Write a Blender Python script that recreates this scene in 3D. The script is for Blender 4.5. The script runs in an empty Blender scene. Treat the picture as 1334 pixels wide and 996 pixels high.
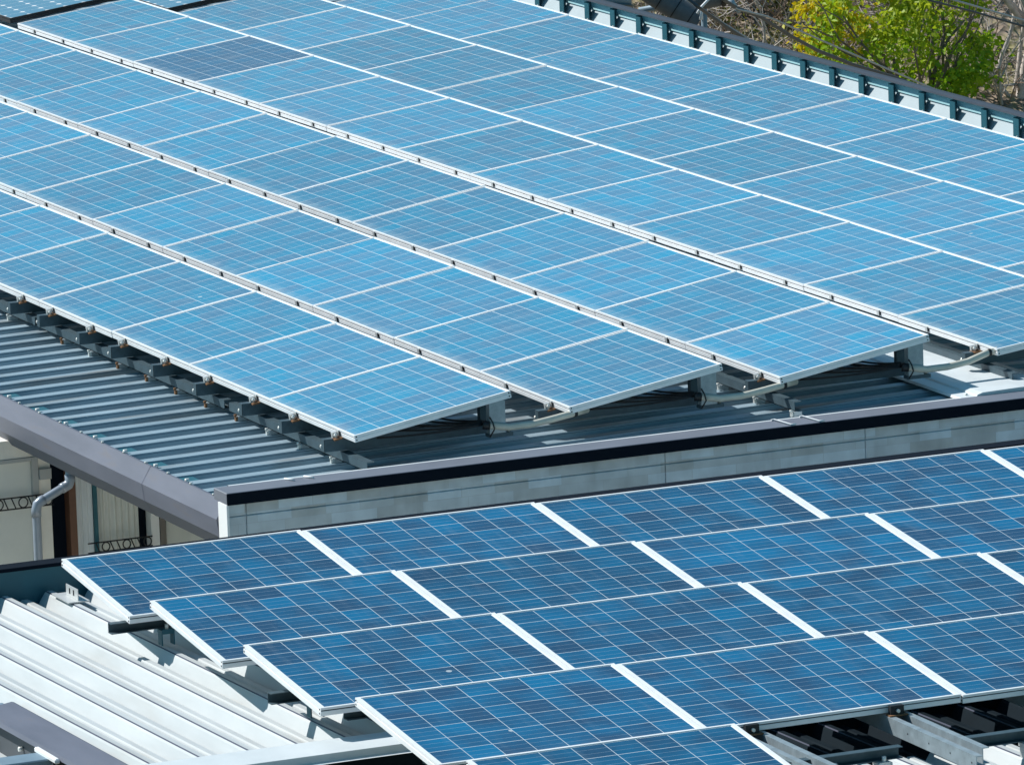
import bpy, bmesh, math, random
from mathutils import Vector, Matrix
random.seed(7)
scene = bpy.context.scene
COL = scene.collection
R = math.radians

# ------------------------------------------------------------------ camera
cam_d = bpy.data.cameras.new("camera")
cam = bpy.data.objects.new("camera", cam_d)
COL.objects.link(cam)
CAM = Vector((37.9659, -15.4182, 8.0833))
rt = Vector((0.4027, 0.9147, -0.0338)); up = Vector((-0.158, 0.1058, 0.9818)); fw = Vector((-0.9016, 0.39, -0.1871))
m = Matrix((rt, up, -fw)).transposed().to_4x4()
m.translation = CAM
cam.matrix_world = m
cam_d.sensor_width = 36.0
cam_d.lens = 9427.28 / 1334 * 36.0
cam_d.clip_start = 1.0
cam_d.clip_end = 3000
scene.camera = cam

# ------------------------------------------------------------------ light
SUN = Vector((-0.76, -0.70, 1.0)).normalized()      # direction towards the sun
sun_el = math.asin(SUN.z)
sun_az = math.atan2(SUN.x, SUN.y)                    # clockwise from +Y
w = bpy.data.worlds.new("World"); scene.world = w; w.use_nodes = True
nt = w.node_tree; nt.nodes.clear()
sky = nt.nodes.new("ShaderNodeTexSky"); sky.sky_type = 'NISHITA'; sky.sun_disc = False
sky.sun_elevation = sun_el; sky.sun_rotation = sun_az
sky.altitude = 0; sky.air_density = 1.2; sky.dust_density = 0.4; sky.ozone_density = 2.5
bg = nt.nodes.new("ShaderNodeBackground"); bg.inputs["Strength"].default_value = 0.068
ow = nt.nodes.new("ShaderNodeOutputWorld")
tint = nt.nodes.new("ShaderNodeMix"); tint.data_type = 'RGBA'; tint.blend_type = 'MULTIPLY'; tint.inputs[0].default_value = 1.0
tint.inputs[7].default_value = (0.50, 1.0, 1.02, 1)
nt.links.new(sky.outputs[0], tint.inputs[6]); nt.links.new(tint.outputs[2], bg.inputs[0]); nt.links.new(bg.outputs[0], ow.inputs[0])
sd = bpy.data.lights.new("sun", 'SUN'); sd.energy = 4.1; sd.angle = R(0.5); sd.color = (1.0, 0.985, 0.95)
so = bpy.data.objects.new("sun", sd); COL.objects.link(so)
so.rotation_euler = (-SUN).to_track_quat('-Z', 'Y').to_euler()
scene.view_settings.view_transform = 'Standard'; scene.view_settings.look = 'None'
scene.view_settings.gamma = 1.0; scene.view_settings.exposure = 0.38
scene.render.engine = 'CYCLES'

# ------------------------------------------------------------------ materials
def mat(name, col, rough=0.5, metal=0.0, spec=0.5, var=0.0, vscale=3.0, bump=0.0, bscale=40.0, stretch=None, dirt=None):
    M = bpy.data.materials.new(name); M.use_nodes = True
    n = M.node_tree.nodes; L = M.node_tree.links; p = n["Principled BSDF"]
    p.inputs["Base Color"].default_value = (*col, 1); p.inputs["Roughness"].default_value = rough
    p.inputs["Metallic"].default_value = metal; p.inputs["Specular IOR Level"].default_value = spec
    if var or bump or dirt:
        tc = n.new("ShaderNodeTexCoord"); mp = n.new("ShaderNodeMapping"); L.new(tc.outputs["Object"], mp.inputs[0])
        if stretch: mp.inputs["Scale"].default_value = stretch
    if var:
        no = n.new("ShaderNodeTexNoise"); no.inputs["Scale"].default_value = vscale; no.inputs["Detail"].default_value = 6
        no.inputs["Roughness"].default_value = 0.65
        L.new(mp.outputs[0], no.inputs["Vector"])
        mr = n.new("ShaderNodeMapRange"); mr.inputs[1].default_value = 0.3; mr.inputs[2].default_value = 0.7
        mr.inputs[3].default_value = 1 - var; mr.inputs[4].default_value = 1 + var * 0.6
        L.new(no.outputs[0], mr.inputs[0])
        mx = n.new("ShaderNodeVectorMath"); mx.operation = 'SCALE'; mx.inputs[0].default_value = col
        L.new(mr.outputs[0], mx.inputs["Scale"])
        src = mx.outputs[0]
        if dirt:
            n2 = n.new("ShaderNodeTexNoise"); n2.inputs["Scale"].default_value = dirt[1]; n2.inputs["Detail"].default_value = 8
            L.new(mp.outputs[0], n2.inputs["Vector"])
            m2 = n.new("ShaderNodeMapRange"); m2.inputs[1].default_value = dirt[2]; m2.inputs[2].default_value = dirt[2] + 0.16
            m2.inputs[4].default_value = dirt[3]
            L.new(n2.outputs[0], m2.inputs[0])
            mi = n.new("ShaderNodeMix"); mi.data_type = 'RGBA'; L.new(m2.outputs[0], mi.inputs[0])
            L.new(src, mi.inputs[6]); mi.inputs[7].default_value = (*dirt[0], 1); src = mi.outputs[2]
        L.new(src, p.inputs["Base Color"])
        rr = n.new("ShaderNodeMapRange"); rr.inputs[3].default_value = max(rough - 0.1, 0.05); rr.inputs[4].default_value = min(rough + 0.12, 1)
        L.new(no.outputs[0], rr.inputs[0]); L.new(rr.outputs[0], p.inputs["Roughness"])
    if bump:
        nb = n.new("ShaderNodeTexNoise"); nb.inputs["Scale"].default_value = bscale; nb.inputs["Detail"].default_value = 4
        L.new(mp.outputs[0], nb.inputs["Vector"])
        b = n.new("ShaderNodeBump"); b.inputs["Strength"].default_value = bump; b.inputs["Distance"].default_value = 0.01
        L.new(nb.outputs[0], b.inputs["Height"]); L.new(b.outputs[0], p.inputs["Normal"])
    return M

def cell_material(name, blue, grey, white, mixlo, mixhi, rough, spec=1.0, dust=0.35, grime=1.0):
    """Polycrystalline cells: 8 x 6 squares with white gaps and two bus bars, UV given in cells."""
    M = bpy.data.materials.new(name); M.use_nodes = True
    n = M.node_tree.nodes; L = M.node_tree.links; p = n["Principled BSDF"]
    def mth(op, a, b=None, c=None):
        x = n.new("ShaderNodeMath"); x.operation = op
        for i, v in enumerate((a, b, c)):
            if v is None: continue
            if isinstance(v, (int, float)): x.inputs[i].default_value = v
            else: L.new(v, x.inputs[i])
        return x.outputs[0]
    uv = n.new("ShaderNodeUVMap"); uv.uv_map = "cells"
    sp = n.new("ShaderNodeSeparateXYZ"); L.new(uv.outputs[0], sp.inputs[0])
    U, V = sp.outputs[0], sp.outputs[1]
    fu, fv = mth('FRACT', U), mth('FRACT', V)
    du = mth('MINIMUM', fu, mth('SUBTRACT', 1.0, fu)); dv = mth('MINIMUM', fv, mth('SUBTRACT', 1.0, fv))
    edge = mth('MAXIMUM', mth('LESS_THAN', du, 0.0095), mth('LESS_THAN', dv, 0.0115))
    outu = mth('MAXIMUM', mth('LESS_THAN', U, 0.0), mth('GREATER_THAN', U, 8.0))
    outv = mth('MAXIMUM', mth('LESS_THAN', V, 0.0), mth('GREATER_THAN', V, 6.0))
    line = mth('MAXIMUM', edge, mth('MAXIMUM', outu, outv))
    # two bus bars along the long side
    b1 = mth('LESS_THAN', mth('ABSOLUTE', mth('SUBTRACT', fv, 0.335)), 0.0062)
    b2 = mth('LESS_THAN', mth('ABSOLUTE', mth('SUBTRACT', fv, 0.665)), 0.0062)
    bus = mth('MAXIMUM', b1, b2)
    # one tone per cell, per panel
    oi = n.new("ShaderNodeObjectInfo")
    cb = n.new("ShaderNodeCombineXYZ")
    L.new(mth('FLOOR', U), cb.inputs[0]); L.new(mth('FLOOR', V), cb.inputs[1]); L.new(mth('MULTIPLY', oi.outputs["Random"], 97.0), cb.inputs[2])
    wn = n.new("ShaderNodeTexWhiteNoise"); wn.noise_dimensions = '3D'; L.new(cb.outputs[0], wn.inputs[0])
    # strings of similar cells: a slow noise on top of the per-cell tone
    ad = n.new("ShaderNodeVectorMath"); ad.operation = 'ADD'; L.new(uv.outputs[0], ad.inputs[0]); L.new(cb.outputs[0], ad.inputs[1])
    ns = n.new("ShaderNodeTexNoise"); ns.inputs["Scale"].default_value = 0.45; ns.inputs["Detail"].default_value = 1
    L.new(ad.outputs[0], ns.inputs["Vector"])
    sm = mth('MULTIPLY_ADD', ns.outputs[0], 2.4, -1.05)
    # grain of the crystal
    cbg = n.new("ShaderNodeCombineXYZ"); L.new(U, cbg.inputs[0]); L.new(V, cbg.inputs[1]); L.new(cb.outputs[0], cbg.inputs[2])
    vo = n.new("ShaderNodeTexVoronoi"); vo.inputs["Scale"].default_value = 7.0; L.new(ad.outputs[0], vo.inputs["Vector"])
    sv = n.new("ShaderNodeSeparateXYZ"); L.new(vo.outputs["Color"], sv.inputs[0])
    t = mth('ADD', mth('ADD', mth('MULTIPLY', wn.outputs[0], 0.55), sm), mth('MULTIPLY_ADD', sv.outputs[0], 0.14, 0.06))
    mr = n.new("ShaderNodeMapRange"); mr.inputs[1].default_value = 0.0; mr.inputs[2].default_value = 1.0
    mr.inputs[3].default_value = mixlo; mr.inputs[4].default_value = mixhi; L.new(t, mr.inputs[0])
    mx = n.new("ShaderNodeMix"); mx.data_type = 'RGBA'; L.new(mr.outputs[0], mx.inputs[0])
    mx.inputs[6].default_value = (*blue, 1); mx.inputs[7].default_value = (*grey, 1)
    # panel to panel tone
    hs = n.new("ShaderNodeVectorMath"); hs.operation = 'SCALE'; L.new(mx.outputs[2], hs.inputs[0])
    L.new(mth('MULTIPLY_ADD', oi.outputs["Random"], 0.30, 0.85), hs.inputs["Scale"])
    m2 = n.new("ShaderNodeMix"); m2.data_type = 'RGBA'; L.new(mth('MULTIPLY', bus, 0.62), m2.inputs[0])
    L.new(hs.outputs[0], m2.inputs[6]); m2.inputs[7].default_value = (0.42, 0.5, 0.56, 1)
    m3 = n.new("ShaderNodeMix"); m3.data_type = 'RGBA'; L.new(line, m3.inputs[0])
    L.new(m2.outputs[2], m3.inputs[6]); m3.inputs[7].default_value = (*white, 1)
    # dust washed down to the low edge, with ragged outline
    dn = n.new("ShaderNodeTexNoise"); dn.inputs["Scale"].default_value = 1.6; dn.inputs["Detail"].default_value = 5; L.new(ad.outputs[0], dn.inputs["Vector"])
    dd = n.new("ShaderNodeMapRange"); dd.inputs[1].default_value = 0.55; dd.inputs[2].default_value = -0.1; dd.inputs[3].default_value = 0.0; dd.inputs[4].default_value = 1.0
    L.new(mth('ADD', V, mth('MULTIPLY_ADD', dn.outputs[0], 0.9, -0.5)), dd.inputs[0])
    # thin dry film, drip marks running down the slope and a few droppings
    mpd = n.new("ShaderNodeMapping"); mpd.inputs["Scale"].default_value = (3.2, 0.22, 1); L.new(ad.outputs[0], mpd.inputs[0])
    dr = n.new("ShaderNodeTexNoise"); dr.inputs["Scale"].default_value = 1.0; dr.inputs["Detail"].default_value = 4; L.new(mpd.outputs[0], dr.inputs["Vector"])
    drm = n.new("ShaderNodeMapRange"); drm.inputs[1].default_value = 0.56; drm.inputs[2].default_value = 0.76; drm.inputs[4].default_value = 0.16; L.new(dr.outputs[0], drm.inputs[0])
    vd = n.new("ShaderNodeTexVoronoi"); vd.inputs["Scale"].default_value = 0.8; L.new(ad.outputs[0], vd.inputs["Vector"])
    vs = n.new("ShaderNodeSeparateXYZ"); L.new(vd.outputs["Color"], vs.inputs[0])
    drop = mth('MULTIPLY', mth('LESS_THAN', vd.outputs["Distance"], 0.075), mth('GREATER_THAN', vs.outputs[0], 0.96))
    film = mth('MAXIMUM', mth('MULTIPLY', drop, 0.75), mth('MULTIPLY', grime, mth('ADD', mth('MULTIPLY_ADD', dn.outputs[0], 0.08, -0.02), drm.outputs[0])))
    m4 = n.new("ShaderNodeMix"); m4.data_type = 'RGBA'
    L.new(mth('MAXIMUM', mth('MULTIPLY', mth('POWER', dd.outputs[0], 1.6), dust), film), m4.inputs[0])
    L.new(m3.outputs[2], m4.inputs[6]); m4.inputs[7].default_value = (0.62, 0.66, 0.66, 1)
    L.new(m4.outputs[2], p.inputs["Base Color"])
    L.new(mth('MULTIPLY_ADD', dn.outputs[0], 0.22, rough - 0.08), p.inputs["Roughness"]); p.inputs["Specular IOR Level"].default_value = spec
    return M

M = {}
M['cell'] = cell_material('blue_cells', (0.022, 0.268, 0.45), (0.078, 0.208, 0.345), (0.82, 0.86, 0.86), 0.0, 1.0, 0.2)
M['cell_low'] = cell_material('deep_blue_cells', (0.0, 0.125, 0.27), (0.014, 0.05, 0.115), (0.70, 0.76, 0.78), 0.0, 1.0, 0.14, spec=0.7, dust=0.06, grime=0.3)
M['cell_dark'] = cell_material('sheenless_cells', (0.02, 0.135, 0.27), (0.045, 0.115, 0.215), (0.75, 0.78, 0.8), 0.0, 1.0, 0.2)  # darker base colour stands in for the sky reflection this panel lacks
M['frame'] = mat('aluminium_frame', (0.85, 0.86, 0.87), 0.4, 0.0, var=0.07, vscale=7)
M['black'] = mat('black_gap', (0.012, 0.013, 0.016), 0.6)
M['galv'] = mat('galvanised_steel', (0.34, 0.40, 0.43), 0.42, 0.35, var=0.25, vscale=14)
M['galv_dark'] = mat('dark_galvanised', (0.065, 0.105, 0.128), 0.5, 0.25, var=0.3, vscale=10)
M['alu_clamp'] = mat('clamp_aluminium', (0.62, 0.63, 0.62), 0.4, 0.3)
M['rust'] = mat('rusty_bolt', (0.22, 0.105, 0.045), 0.85, var=0.5, vscale=60)
M['bolt'] = mat('zinc_bolt', (0.72, 0.72, 0.68), 0.35, 0.4)
M['under_shade_black'] = mat('shade_black_sheet', (0.010, 0.017, 0.023), 0.8, 0.0, spec=0.05, var=0.3, vscale=3)  # near-black colour stands in for deep shade under the front long row
M['roof'] = mat('grey_roof_sheet', (0.30, 0.395, 0.455), 0.42, 0.1, var=0.22, vscale=2.2, stretch=(3, 0.5, 1), dirt=((0.19, 0.16, 0.13), 2.6, 0.53, 0.6))
M['white_roof'] = mat('white_roof_sheet', (0.53, 0.555, 0.555), 0.5, 0.0, var=0.12, vscale=2.0, stretch=(0.4, 3, 1), dirt=((0.40, 0.385, 0.35), 2.2, 0.54, 0.5))
M['pan'] = mat('shade_dark_dirty_pan', (0.19, 0.20, 0.205), 0.6, var=0.3, vscale=2.5, stretch=(3, 0.5, 1), dirt=((0.12, 0.10, 0.085), 2.6, 0.5, 0.6))  # dark base paints in the shade between ribs; noise adds dirt patches
M['channel'] = mat('shade_blue_channel', (0.40, 0.475, 0.51), 0.6, var=0.18, vscale=2.5, stretch=(0.4, 2, 1))  # bluish tone puts the groove shading into the channel colour
M['seam'] = mat('seam_joint', (0.10, 0.11, 0.16), 0.7)
M['cap'] = mat('ridge_sheet', (0.66, 0.70, 0.71), 0.45, 0.0, var=0.08, vscale=3)
M['gutter'] = mat('taupe_gutter', (0.135, 0.145, 0.185), 0.55, 0.0, spec=0.3, var=0.14, vscale=2.5, stretch=(0.6, 3, 3), dirt=((0.15, 0.13, 0.12), 5, 0.6, 0.4))
M['gutter_dark'] = mat('shade_grey_apron', (0.07, 0.08, 0.09), 0.7, var=0.15, vscale=4)  # dark grey puts the shade under the rake fascia into the colour
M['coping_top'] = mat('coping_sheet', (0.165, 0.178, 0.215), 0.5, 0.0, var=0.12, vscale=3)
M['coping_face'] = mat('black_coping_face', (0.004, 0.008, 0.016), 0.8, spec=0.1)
M['cream'] = mat('cream_wall', (0.84, 0.80, 0.73), 0.85, var=0.1, vscale=4, bump=0.2)
M['white_wall'] = mat('white_wall', (0.82, 0.82, 0.82), 0.7, var=0.04, vscale=4)
M['shutter'] = mat('pale_shutter', (0.72, 0.73, 0.69), 0.6, var=0.06, vscale=3)
M['trim'] = mat('grey_trim', (0.42, 0.43, 0.43), 0.6)
M['door'] = mat('dark_doorway', (0.004, 0.009, 0.018), 0.8, spec=0.08)
M['brown'] = mat('brown_jamb', (0.16, 0.075, 0.045), 0.6, var=0.2, vscale=8)
M['curtain'] = mat('curtain_cloth', (0.76, 0.80, 0.82), 0.9, var=0.12, vscale=5, stretch=(4, 1, 0.2))
M['iron'] = mat('wrought_iron', (0.012, 0.014, 0.018), 0.5)
M['pipe'] = mat('grey_drainpipe', (0.30, 0.34, 0.40), 0.3, 0.1, var=0.1, vscale=6)
M['conduit'] = mat('cream_conduit', (0.62, 0.59, 0.50), 0.5, var=0.15, vscale=8)
M['cable'] = mat('black_cable', (0.01, 0.011, 0.013), 0.5)
M['teal'] = mat('teal_metal', (0.022, 0.125, 0.165), 0.5, 0.1, var=0.15, vscale=5)
M['slate'] = mat('slate_rail', (0.045, 0.055, 0.075), 0.5, 0.1, var=0.12, vscale=5)
M['shade_teal'] = mat('teal_rail_shade', (0.45, 0.74, 0.78), 0.6, var=0.08, vscale=3)
M['inner'] = mat('gutter_lining', (0.43, 0.50, 0.525), 0.6, var=0.06, vscale=3)
M['bluegrey'] = mat('bluegrey_steel', (0.20, 0.28, 0.34), 0.5, 0.1, var=0.15, vscale=8)
M['duct'] = mat('black_rubber_duct', (0.12, 0.13, 0.14), 0.6, var=0.25, vscale=12)
M['wire'] = mat('bright_wire', (0.42, 0.47, 0.5), 0.45, 0.2)
M['wire_dark'] = mat('dark_wire', (0.06, 0.075, 0.09), 0.5)
M['mono'] = None

def block_wall():
    Mx = mat('block_siding', (0.46, 0.48, 0.48), 0.8)
    n = Mx.node_tree.nodes; L = Mx.node_tree.links; p = n["Principled BSDF"]
    tc = n.new("ShaderNodeTexCoord"); sp = n.new("ShaderNodeSeparateXYZ"); L.new(tc.outputs["Object"], sp.inputs[0])
    cb = n.new("ShaderNodeCombineXYZ"); L.new(sp.outputs[1], cb.inputs[0]); L.new(sp.outputs[2], cb.inputs[1])
    br = n.new("ShaderNodeTexBrick"); br.inputs["Scale"].default_value = 1.0
    br.inputs["Brick Width"].default_value = 0.21; br.offset = 0.37; br.squash = 1.35; br.squash_frequency = 3; br.inputs["Row Height"].default_value = 0.062; br.inputs["Mortar Size"].default_value = 0.0015
    br.inputs["Color1"].default_value = (0.66, 0.74, 0.80, 1); br.inputs["Color2"].default_value = (0.50, 0.515, 0.51, 1); br.inputs["Mortar"].default_value = (0.52, 0.56, 0.58, 1)
    br.inputs["Bias"].default_value = -0.1
    L.new(cb.outputs[0], br.inputs[0])
    no = n.new("ShaderNodeTexNoise"); no.inputs["Scale"].default_value = 6; no.inputs["Detail"].default_value = 6; L.new(cb.outputs[0], no.inputs["Vector"])
    mr = n.new("ShaderNodeMapRange"); mr.inputs[1].default_value = 0.3; mr.inputs[2].default_value = 0.7; mr.inputs[3].default_value = 0.82; mr.inputs[4].default_value = 1.1; L.new(no.outputs[0], mr.inputs[0])
    vm = n.new("ShaderNodeVectorMath"); vm.operation = 'SCALE'; L.new(br.outputs[0], vm.inputs[0]); L.new(mr.outputs[0], vm.inputs["Scale"])
    ms = n.new("ShaderNodeMapping"); ms.inputs["Scale"].default_value = (9, 0.6, 1); L.new(cb.outputs[0], ms.inputs[0])
    n3 = n.new("ShaderNodeTexNoise"); n3.inputs["Scale"].default_value = 1.0; n3.inputs["Detail"].default_value = 5; L.new(ms.outputs[0], n3.inputs["Vector"])
    r3 = n.new("ShaderNodeMapRange"); r3.inputs[1].default_value = 0.5; r3.inputs[2].default_value = 0.75; r3.inputs[3].default_value = 1.0; r3.inputs[4].default_value = 0.85; L.new(n3.outputs[0], r3.inputs[0])
    v3 = n.new("ShaderNodeVectorMath"); v3.operation = 'SCALE'; L.new(vm.outputs[0], v3.inputs[0]); L.new(r3.outputs[0], v3.inputs["Scale"])
    L.new(v3.outputs[0], p.inputs["Base Color"])
    return Mx
M['block'] = block_wall()

# ------------------------------------------------------------------ mesh helpers
class MB:
    """Collects shapes; build() links them as ONE mesh object."""
    def __init__(s): s.v = []; s.f = []; s.mi = []; s.smooth = []
    def face(s, pts, mi=0, sm=False):
        b = len(s.v); s.v += [tuple(p) for p in pts]; s.f.append(tuple(range(b, b + len(pts)))); s.mi.append(mi); s.smooth.append(sm)
    def box(s, x0, x1, y0, y1, z0, z1, mi=0, M4=None):
        c = [(x, y, z) for z in (z0, z1) for y in (y0, y1) for x in (x0, x1)]
        if M4 is not None: c = [tuple(M4 @ Vector(p)) for p in c]
        b = len(s.v); s.v += c
        for q in ((0, 2, 3, 1), (4, 5, 7, 6), (0, 1, 5, 4), (2, 6, 7, 3), (0, 4, 6, 2), (1, 3, 7, 5)):
            s.f.append(tuple(b + i for i in q)); s.mi.append(mi); s.smooth.append(False)
    def tube(s, pts, rad, n=8, mi=0, cap=True):
        pts = [Vector(p) for p in pts]; rings = []
        rr = rad if isinstance(rad, (list, tuple)) else [rad] * len(pts)
        prev = None
        for i, p in enumerate(pts):
            d = (pts[min(i + 1, len(pts) - 1)] - pts[max(i - 1, 0)]).normalized()
            a = prev if prev is not None else (Vector((0, 0, 1)) if abs(d.z) < 0.9 else Vector((1, 0, 0)))
            x = (a - d * a.dot(d)).normalized(); prev = x; y = d.cross(x)
            b = len(s.v); rings.append(b)
            for k in range(n):
                t = 2 * math.pi * k / n
                s.v.append(tuple(p + (x * math.cos(t) + y * math.sin(t)) * rr[i]))
        for i in range(len(rings) - 1):
            for k in range(n):
                s.f.append((rings[i] + k, rings[i] + (k + 1) % n, rings[i + 1] + (k + 1) % n, rings[i + 1] + k)); s.mi.append(mi); s.smooth.append(n > 4)
        if cap:
            s.f.append(tuple(rings[0] + k for k in reversed(range(n)))); s.mi.append(mi); s.smooth.append(False)
            s.f.append(tuple(rings[-1] + k for k in range(n))); s.mi.append(mi); s.smooth.append(False)
    def extrude(s, prof, axis, a0, a1, mi=0, closed=False, caps=False, z=None, mis=None):
        """profile of (across, height) swept along 'x' or 'y' from a0 to a1; z(across, along) adds height."""
        g = z or (lambda c, a: 0.0)
        def P(c, h, a): return (a, c, h + g(c, a)) if axis == 'x' else (c, a, h + g(c, a))
        nn = len(prof); b = len(s.v)
        for a in (a0, a1): s.v += [P(c, h, a) for c, h in prof]
        for i in range(nn if closed else nn - 1):
            j = (i + 1) % nn
            s.f.append((b + i, b + j, b + nn + j, b + nn + i)); s.mi.append(mis[i] if mis else mi); s.smooth.append(False)
        if caps:
            s.f.append(tuple(b + i for i in range(nn))); s.mi.append(mi); s.smooth.append(False)
            s.f.append(tuple(b + nn + i for i in range(nn))); s.mi.append(mi); s.smooth.append(False)
    def mesh(s, name, mats, recalc=True):
        me = bpy.data.meshes.new(name); me.from_pydata(s.v, [], s.f)
        for mm in (mats if isinstance(mats, (list, tuple)) else [mats]): me.materials.append(mm)
        me.polygons.foreach_set('material_index', s.mi); me.polygons.foreach_set('use_smooth', s.smooth)
        if recalc:
            bm = bmesh.new(); bm.from_mesh(me); bmesh.ops.recalc_face_normals(bm, faces=bm.faces); bm.to_mesh(me); bm.free()
        me.update(); return me
    def build(s, name, mats, parent=None, recalc=True):
        o = bpy.data.objects.new(name, s.mesh(name, mats, recalc)); COL.objects.link(o)
        if parent: o.parent = parent
        return o
def bevel(o, wd, seg=1):
    md = o.modifiers.new('bevel', 'BEVEL'); md.width = wd; md.segments = seg; md.limit_method = 'ANGLE'
def tag(o, label=None, cat=None, group=None, kind=None):
    if label: o['label'] = label
    if cat: o['category'] = cat
    if group: o['group'] = group
    if kind: o['kind'] = kind
    return o
def empty(name, loc=(0, 0, 0), rot=(0, 0, 0)):
    o = bpy.data.objects.new(name, None); o.empty_display_size = 0.2; o.location = loc; o.rotation_euler = rot; COL.objects.link(o); return o
KIDS = {}
def kids(o):
    return [c for c in bpy.data.objects if c.parent == o]
def copy_tree(o, parent=None):
    c = o.copy(); COL.objects.link(c); c.parent = parent
    for ch in PROTO_KIDS.get(o.name, ()): copy_tree(ch, c)
    return c
PROTO_KIDS = {}
def remember(o):
    PROTO_KIDS[o.name] = kids(o)
    for c in PROTO_KIDS[o.name]: remember(c)
def pix(P):
    d = Vector(P) - CAM; z = d.dot(fw)
    return 667 + 9427.28 * d.dot(rt) / z, 498 - 9427.28 * d.dot(up) / z
def seen(pts, pad=-4):
    q = [pix(p) for p in pts]
    return max(x for x, _ in q) > -pad and min(x for x, _ in q) < 1334 + pad and max(y for _, y in q) > -pad and min(y for _, y in q) < 996 + pad
ORD = ['', 'first', 'second', 'third', 'fourth', 'fifth', 'sixth', 'seventh', 'eighth', 'ninth', 'tenth', 'eleventh', 'twelfth', 'thirteenth', 'fourteenth']

# ------------------------------------------------------------------ setting
GZ = -7.5
def ground_h(d):                                  # d = distance from the camera along the view
    if d < 84: return 0.0
    return min((d - 84) * 0.42, 60.0) if d < 150 else min(27.7 + (d - 150) * 0.12, 70)
hd = Vector((fw.x, fw.y, 0)).normalized(); hr = Vector((-hd.y, hd.x, 0)) * -1
def at(d, s, h=None):
    p = Vector((CAM.x, CAM.y, 0)) + hd * d + hr * s
    p.z = GZ + ground_h(d) + (h or 0); return p
gm = MB(); ds = [-900, -300, -60, 0, 40, 60, 75, 84] + [84 + 2.0 * i for i in range(1, 40)] + [170, 200, 260, 400, 700, 1500]
ss = [-1200, -500, -200, -100, -60, -40] + [-30 + 2 * i for i in range(31)] + [40, 60, 100, 200, 500, 1200]
rg = random.Random(3)
grid = []
for d in ds:
    row = []
    for s_ in ss:
        p = at(d, s_); 
        if d > 84 and d < 165: p.z += rg.uniform(-0.25, 0.25)
        row.append(len(gm.v)); gm.v.append(tuple(p))
    grid.append(row)
for i in range(len(ds) - 1):
    for j in range(len(ss) - 1):
        gm.f.append((grid[i][j], grid[i][j + 1], grid[i + 1][j + 1], grid[i + 1][j])); gm.mi.append(0); gm.smooth.append(True)
def soil():
    Mx = mat('leaf_littered_soil', (0.16, 0.12, 0.09), 0.95)
    n = Mx.node_tree.nodes; L = Mx.node_tree.links; p = n["Principled BSDF"]
    tc = n.new("ShaderNodeTexCoord")
    no = n.new("ShaderNodeTexNoise"); no.inputs["Scale"].default_value = 2.0; no.inputs["Detail"].default_value = 10; no.inputs["Roughness"].default_value = 0.75; L.new(tc.outputs["Object"], no.inputs["Vector"])
    cr = n.new("ShaderNodeValToRGB"); L.new(no.outputs[0], cr.inputs[0])
    e = cr.color_ramp.elements; e[0].position = 0.32; e[0].color = (0.07, 0.05, 0.04, 1); e[1].position = 0.7; e[1].color = (0.42, 0.34, 0.27, 1)
    k = e.new(0.48); k.color = (0.29, 0.22, 0.165, 1); k = e.new(0.6); k.color = (0.24, 0.22, 0.09, 1)
    L.new(cr.outputs[0], p.inputs["Base Color"])
    vo = n.new("ShaderNodeTexVoronoi"); vo.inputs["Scale"].default_value = 6; L.new(tc.outputs["Object"], vo.inputs["Vector"])
    b = n.new("ShaderNodeBump"); b.inputs["Strength"].default_value = 0.8; b.inputs["Distance"].default_value = 0.15; L.new(vo.outputs[0], b.inputs["Height"]); L.new(b.outputs[0], p.inputs["Normal"])
    return Mx
g = gm.build('ground', soil(), recalc=False); tag(g, kind='structure')

# ------------------------------------------------------------------ upper building
SA = 0.0507 / 2.728; SB = -0.0257; VR = 4.10      # gentle gable, ridge along U
def roof_z(v): return -0.222 + SA * v if v <= VR else -0.222 + SA * VR + SB * (v - VR)
U_FAR = -34.0
bld = empty('workshop_building', (0.5, -1.0, GZ)); bw = bld.location
def part(mb, name, mats, parent=bld):
    o = mb.build(name, mats); o.parent = parent
    if parent is bld: o.matrix_parent_inverse = Matrix.Translation(-Vector(bw))
    else: o.parent = parent; o.matrix_parent_inverse = Matrix.Identity(4)
    return o
tag(bld, 'grey workshop building with corrugated low gable roof under the larger solar array', 'building')
RP = 0.2515
def ribs_profile(u0, u1, h=0.085):
    pr = []; mis = []; k = math.floor(u0 / RP) - 1
    while True:
        c = k * RP + 0.068
        if c + 0.2 > u1: break
        pts = [(c - 0.01, -h), (c + 0.03, -0.004), (c + 0.033, 0.0), (c + 0.118, 0.0), (c + 0.120, -0.008), (c + 0.124, -0.010), (c + 0.142, -h)]
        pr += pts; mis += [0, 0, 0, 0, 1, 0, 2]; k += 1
    return pr, mis[:-1]
pr, mis = ribs_profile(U_FAR, 0.27)
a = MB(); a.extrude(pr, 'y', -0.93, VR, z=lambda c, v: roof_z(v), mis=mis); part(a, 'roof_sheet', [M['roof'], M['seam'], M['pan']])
b = MB(); b.extrude(pr, 'y', VR, 8.35, z=lambda c, v: roof_z(v), mis=mis); part(b, 'roof_sheet', [M['roof'], M['seam'], M['pan']])
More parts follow.
